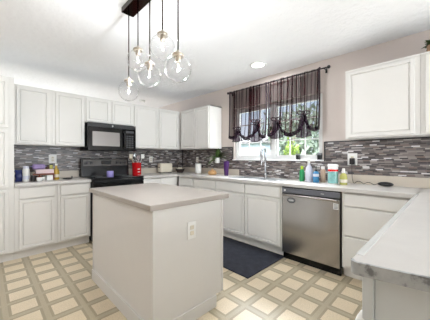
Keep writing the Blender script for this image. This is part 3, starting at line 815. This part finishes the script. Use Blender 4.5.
# white wall planter with a leafy plant
x, y = TX - .052, 3.10
r = thing('wall_planter', (x, y, 1.135), 'white wall planter with a spiky green plant left of the window', 'planter')
MB().lathe((x, y, 1.135), [(.036, 0), (.043, .006), (.05, .10), (.046, .10), (.042, .085), (.0, .085)], 24).build('pot', 'white', r, 40)
MB().box(x + .03, TX, y - .012, y + .012, 1.18, 1.21).build('hook', 'white', r)
b = MB(); leaves(b, (x, y, 1.225), 44, .36, .017, 1.0, .55, random, .45)
for v in b.b.verts: v.co.x = min(v.co.x, TX - .004)
b.build('foliage', 'leaf', r, recalc=False)

# --- toaster, basket, crock
r = thing('toaster', (2.615, 4.10, Z), 'cream toaster on the counter under the corner upper cabinet', 'toaster')
b = MB(); b.box(2.48, 2.75, 4.02, 4.18, Z + .012, Z + .20, .03, 4); b.build('body', 'cream', r, True)
b = MB(); b.box(2.51, 2.72, 4.06, 4.08, Z + .198, Z + .202); b.box(2.51, 2.72, 4.115, 4.135, Z + .198, Z + .202); b.build('slots', 'black', r)
b = MB(); b.box(2.465, 2.482, 4.08, 4.12, Z + .11, Z + .13, .003); b.build('lever', 'black', r)
b = MB(); b.box(2.50, 2.73, 4.03, 4.17, Z, Z + .014, .004); b.build('base', 'dkgrey', r)
x, y = 2.90, 3.98
r = thing('bread_basket', (x, y, Z), 'dark round basket in the corner right of the toaster', 'basket')
MB().lathe((x, y, Z), [(.055, 0), (.062, .003), (.095, .075), (.1, .08), (.094, .08), (.058, .01), (.0, .008)], 28).build('bowl', 'basket', r, True)
MB().tube([(x, y - .095, Z + .08), (x, y - .085, Z + .15), (x, y - .045, Z + .2), (x, y, Z + .215), (x, y + .045, Z + .2), (x, y + .085, Z + .15), (x, y + .095, Z + .08)], .006, 8).build('handle', 'basket', r, True)
for k, (dx, dy) in enumerate(((-.03, -.03), (.035, -.02), (-.005, .035))):
    b = MB(); b.sphere((x + dx, y + dy, Z + .075), .036, 1, 1.1, .9, 14, 10)
    tag(b.build('bread_roll', 'cream', None, True), 'pale bread roll in the dark corner basket', 'bread', 'bread rolls in the basket')
x, y = 1.972, 4.03
r = thing('utensil_crock', (x, y, Z), 'red utensil crock on the counter right of the range', 'crock')
MB().lathe((x, y, Z), [(.074, 0), (.078, .006), (.078, .205), (.081, .21), (.081, .22), (.074, .22), (.072, .02), (.0, .018)], 28).build('body', 'red', r, 40)
b = MB()
for dz in (.05, .10): b.box(x - .02, x + .02, y - .0795, y - .074, Z + dz, Z + dz + .012, .001)
b.build('lettering', 'white', r)
UT = [('spoon', 'wood', 'wooden spoon'), ('spatula', 'cream', 'cream spatula'), ('ladle', 'chrome', 'steel ladle'), ('whisk', 'chrome', 'wire whisk'), ('spatula', 'white', 'white spatula'), ('spoon', 'black', 'black spoon'), ('ladle', 'pink', 'pale pink ladle'), ('spatula', 'dkgrey', 'dark grey spatula')]
PLC = ['leaning left in', 'at the back of', 'leaning right in', 'standing upright in', 'in front in', 'leaning far right in', 'in the middle of', 'leaning back in']
for k, (nm, m_, lab) in enumerate(UT):
    a = k * .785 + 2.6; dx, dy = math.cos(a), math.sin(a) * .75
    p0 = Vector((x - dx * .02, y - dy * .02, Z + .03)); p1 = Vector((x + dx * .105, y + dy * .07, Z + .285 + .018 * (k % 3)))
    b = MB(); b.tube([p0, p1], .005, 8)
    d_ = (p1 - p0).normalized(); e_ = p1 + d_ * .03
    if nm == 'spatula': b.box(e_.x - .032, e_.x + .032, e_.y - .003, e_.y + .003, e_.z - .035, e_.z + .045, .002)
    elif nm == 'whisk':
        for j in range(4):
            an_ = j * PI / 4
            lp_ = [p1 + Vector((math.cos(an_) * .024 * math.sin(t), math.sin(an_) * .024 * math.sin(t), .04 * (1 - math.cos(t)) / 1.0)) for t in [PI * q / 5 for q in range(6)]]
            lp_ += [p1 + Vector((-math.cos(an_) * .024 * math.sin(t), -math.sin(an_) * .024 * math.sin(t), .04 * (1 - math.cos(t)))) for t in [PI * q / 5 for q in range(4, -1, -1)]]
            b.tube(lp_, .0014, 4)
    else: b.sphere(e_, .036, .9, .35, 1.2, 14, 8)
    tag(b.build(nm if nm != 'spoon' else 'cooking_spoon', m_, None, 40), lab + ' ' + PLC[k] + ' the red crock', 'utensil', 'utensils in the red crock')
x, y = 1.385, 3.72
r = thing('candle', (x, y, .9385), 'lavender jar candle standing on the black cooktop', 'candle')
MB().lathe((x, y, .9385), [(.046, 0), (.049, .004), (.049, .085), (.045, .09), (.045, .078), (.0, .076)], 24).build('jar', 'lav', r, 40)
MB().tube([(x, y, 1.012), (x, y, 1.03)], .0015, 5).build('wick', 'black', r)

# --- clutter on the left counter
def ctr(px, Y): return ray_xy(px, Y=Y)
x, y = ctr(19, 3.90)
r = thing('snack_bag', (x, y, Z), 'navy blue snack bag against the pantry on the left counter', 'bag')
def bag(w_, d_, h_, cx, cy):
    m_ = MB()
    def f_(u, v):
        a = u * 2 * PI; t = v; th = math.sin(PI * min(1, .10 + .9 * t) ** .8) ; wd = w_ * (.92 + .08 * math.cos(4 * PI * t))
        q = d_ * max(.04, th) if t < 1 else .002
        sx = math.copysign(abs(math.cos(a)) ** .6, math.cos(a)); sy = math.copysign(abs(math.sin(a)) ** .8, math.sin(a))
        return Vector((cx + wd * sx * .5, cy + q * sy * .5, Z + h_ * t))
    m_.grid(f_, 28, 12); bmesh.ops.remove_doubles(m_.b, verts=m_.b.verts, dist=.0004)
    return m_
bag(.085, .07, .155, x, y).build('pouch', 'navy', r, True)
MB().box(x - .038, x + .038, y - .003, y + .003, Z + .148, Z + .175, .001).build('crimped_seal', 'black', r)
x, y = ctr(26, 3.86)
bottle('supplement_bottle', (x, y, Z), [(.034, 0), (.037, .005), (.037, .155), (.03, .17)], 'white', 'white supplement bottle standing right of the navy snack bag', 'bottle', None, [('lid', [(.033, .17), (.033, .20), (.0, .202)], 'pale'), ('label_band', [(.0376, .03), (.0376, .075)], 'pale')])
# a low red-brown rack with boxes on it
x, y = ctr(44.5, 3.93)
r = thing('countertop_rack', (x, y, Z), 'small red-brown wooden shelf rack on the left counter', 'rack')
MB().box(x - .125, x + .105, y - .06, y + .06, Z + .075, Z + .095, .003).build('shelf', 'brick', r)
for sx_ in (-.119, .099): MB().box(x + sx_ - .006, x + sx_ + .006, y - .055, y + .055, Z, Z + .076, .002).build('side_support', 'brick', r)
zz = Z + .0955
tag(MB().box(x - .10, x + .10, y - .05, y + .04, zz, zz + .055, .003).build('tea_box', 'pink'), 'long pale pink box lying on the small wooden rack', 'box')
r2 = thing('snack_bag', (x - .065, y, zz + .0555), 'purple snack bag lying on top of the pale pink box', 'bag')
b = MB(); b.box(x - .135, x + .005, y - .035, y + .035, zz + .0555, zz + .125, .022, 3); b.build('pouch', 'purpleb', r2, True)
for sg in (-1, 1): MB().box(x - .065 + sg * .077 - .012, x - .065 + sg * .077 + .012, y - .028, y + .028, zz + .094, zz + .10, .001).build('crimped_seal', 'lav', r2)
for dx, lab, m_, hh in ((.03, 'small dark jar on the pale pink box, right beside the purple bag', 'stuff', .05), (.075, 'small green-brown jar at the right end on the pale pink box', 'soapy', .06)):
    r2 = thing('spice_jar', (x + dx, y, zz + .0555), lab, 'jar')
    MB().lathe((x + dx, y, zz + .0555), [(.018, 0), (.02, .003), (.02, hh - .008), (.017, hh - .003)], 18).build('jar', m_, r2, 40)
    MB().lathe((x + dx, y, zz + .0555), [(.0205, hh - .003), (.0205, hh + .011), (.0, hh + .012)], 18).build('lid', 'black', r2, 40)
for k, (dx, dy, lab, m_) in enumerate(((-.085, -.015, 'brown jar with a dark lid at the left end under the wooden rack', 'stuff'), (-.015, -.02, 'white jar with a dark lid under the middle of the wooden rack', 'white'))):
    r2 = thing('spice_jar', (x + dx, y + dy, Z), lab, 'jar')
    MB().lathe((x + dx, y + dy, Z), [(.022, 0), (.024, .003), (.024, .045), (.02, .05)], 18).build('jar', m_, r2, 40)
    MB().lathe((x + dx, y + dy, Z), [(.023, .05), (.023, .066), (.0, .067)], 18).build('lid', 'black', r2, 40)
tag(MB().box(x + .018, x + .088, y - .05, y + .04, Z, Z + .068, .003).build('card_box', 'white'), 'small white box tucked under the right side of the wooden rack', 'box')
x, y = ctr(33, 3.80)
bottle('spice_jar', (x, y, Z), [(.024, 0), (.026, .003), (.026, .062), (.021, .068)], 'black', 'short black jar right of the white supplement bottle', 'jar', None, [('lid', [(.024, .068), (.024, .082), (.0, .083)], 'dkgrey')])
x, y = ctr(39.5, 3.76)
bottle('sugar_bowl', (x, y, Z), [(.02, 0), (.026, .004), (.034, .03), (.03, .052), (.028, .055)], 'white', 'small white bowl with lid in front of the wooden rack', 'bowl', None, [('lid', [(.03, .055), (.02, .066), (.006, .07), (.006, .08), (.0, .082)], 'brick')])
x, y = ctr(56.3, 3.93)
bottle('oil_bottle', (x, y, Z), [(.034, 0), (.037, .006), (.037, .11), (.026, .145), (.013, .165), (.013, .20)], 'gold', 'golden oil bottle with white cap right of the wooden rack', 'bottle', None, [('cap', [(.016, .20), (.016, .225), (.0, .226)], 'white'), ('label_band', [(.0376, .035), (.0376, .075)], 'cream')])
x, y = ctr(67.5, 3.90)
r = thing('spoon_rest', (x, y, Z), 'small black spoon rest near the range on the left counter', 'spoon rest')
b = MB(); b.lathe((x, y, Z), [(.04, 0), (.055, .004), (.062, .016), (.058, .016), (.05, .007), (.0, .006)], 24); b.build('dish', 'black', r, True)
b = MB(); b.box(x + .05, x + .062, y - .012, y + .012, Z + .01, Z + .045, .003); b.build('tab', 'black', r)

# --- window sill
for px, lab, h_, m_ in ((298, 'black cup on the window sill under the rightmost curtain bow', .085, 'black'), (319.5, 'black cup on the window sill at the right end', .085, 'black')):
    x, y = ray_xy(px, X=XW + .012)
    r = thing('cup', (x, y, WZ0 + .0085), lab, 'cup')
    MB().lathe((x, y, WZ0 + .0085), [(.026, 0), (.029, .003), (.034, h_), (.031, h_), (.027, .008), (.0, .007)], 20).build('body', m_, r, 40)
    MB().lathe((x, y, WZ0 + .0085), [(.0335, .06), (.0345, h_ - .004)], 20, cap=False).build('band', 'grey', r)

# --- greenery on top of the right upper cabinet
x, y = 3.0, .105
r = thing('potted_plant', (x, y, ZTR + .0005), 'leafy green potted plant on top of the right upper cabinets', 'plant')
MB().lathe((x, y, ZTR + .0005), [(.05, 0), (.055, .004), (.065, .09), (.06, .09), (.055, .08), (.0, .08)], 24).build('pot', 'wood', r, 40)
b = MB(); leaves(b, (x, y, ZTR + .11), 140, .10, .022, 1, .35, random, .3)
for v in b.b.verts: v.co.z = max(v.co.z, ZTR + .005); v.co.x = min(v.co.x, XW - .005)
b.build('foliage', 'leaf', r, recalc=False)

# ------------------------------------------------------------------ outside the window
tag(struct(MB().box(XW + .3, 40, -20, 40, -.45, -.30).build('ground', 'grass')), 'lawn outside the window', 'lawn')
r = thing('shed', (11.2, 8.3, -.3), 'pale sided shed seen low through the left half of the window', 'shed')
b = MB(); b.box(10.2, 12.2, 6.9, 9.4, -.3, 2.0)
for k in range(9): b.box(10.18, 10.2, 6.9 + k * .29, 6.93 + k * .29, -.3, 2.0)
b.build('wall', 'siding', r)
b = MB(); b.prism([(10.0, 2.0), (12.4, 2.0), (11.2, 2.55)], 6.75, 9.55, 'Y'); b.build('roof', 'roofing', r)
b = MB(); b.box(10.15, 10.2, 7.3, 7.9, -.2, 1.7); b.build('door', 'white', r)
r = thing('garden_fence', (13, 5, -.3), 'weathered board fence across the garden outside the window', 'fence')
b = MB()
for k in range(80): b.box(13.0, 13.02, -4 + k * .21, -4 + k * .21 + .19, -.3, 1.45 + .01 * (k % 3))
b.build('boards', 'fence', r)
b = MB(); b.box(13.02, 13.06, -4, 12.8, .1, .2); b.box(13.02, 13.06, -4, 12.8, 1.1, 1.2); b.build('rails', 'fence', r)
def tree(name, x, y, h, rad, n, mat, label, cz=None, sz=1.2, leaf=.16):
    rnd = random.Random(int(x * 31 + y * 17))
    r = thing(name, (x, y, -.3), label, 'tree' if 'tree' in name else 'shrub')
    t = MB(); t.tube([(x, y, -.3), (x + .05, y, h * .35), (x, y + .05, h * .75)], .09 * rad, 8, r2=.03 * rad)
    for k in range(5):
        a = k * 1.3; t.tube([(x, y, h * (.3 + .07 * k)), (x + math.cos(a) * rad * .6, y + math.sin(a) * rad * .6, h * (.5 + .08 * k))], .03 * rad, 6, r2=.01)
    t.build('trunk', 'bark', r, True)
    b = MB(); cz = h * .62 if cz is None else cz
    for i in range(n):
        while True:
            p = Vector((rnd.uniform(-1, 1), rnd.uniform(-1, 1), rnd.uniform(-1, 1)))
            if .35 < p.length < 1: break
        k = 1 + .25 * math.sin(p.x * 5 + x) * math.cos(p.y * 4 + p.z * 5)
        c = Vector((x + p.x * rad * k, y + p.y * rad * k, cz + p.z * rad * sz * k))
        R_ = Euler((rnd.uniform(0, 6), rnd.uniform(0, 6), rnd.uniform(0, 6))).to_matrix(); s_ = leaf * rnd.uniform(.6, 1.2)
        b.face(b.verts([c + R_ @ Vector(q) for q in ((-s_, 0, 0), (0, -s_ * .45, s_ * .1), (s_, 0, 0), (0, s_ * .45, s_ * .1))]))
    b.build('crown', mat, r, recalc=False)
tree('garden_tree', 9.2, 4.15, 3.6, 1.25, 1700, 'leafg', 'grey-green tree outside behind the right half of the window', 1.8)
tree('garden_tree', 10.9, 1.15, 4.2, 1.2, 1500, 'leafd', 'green tree outside at the right end of the window', 1.5)
tree('garden_tree', 10.6, 11.6, 4.4, 1.5, 1500, 'leafd', 'green tree outside at the left end of the window', 2.2)
tree('garden_tree', 15.8, 9.0, 4.2, 1.7, 1700, 'leafg', 'grey-green tree behind the fence, over the shed', 2.6)
tree('columnar_shrub', 7.3, 3.75, 2.6, .26, 700, 'leafb', 'slim sunlit yellow-green shrub outside the window', 1.0, 3.2, .08)
tree('garden_tree', 16.4, 4.4, 4.2, 1.9, 1600, 'leafg', 'grey-green tree behind the fence at the right', 2.2)
for o in bpy.data.objects:
    if '_org' in o: del o['_org']
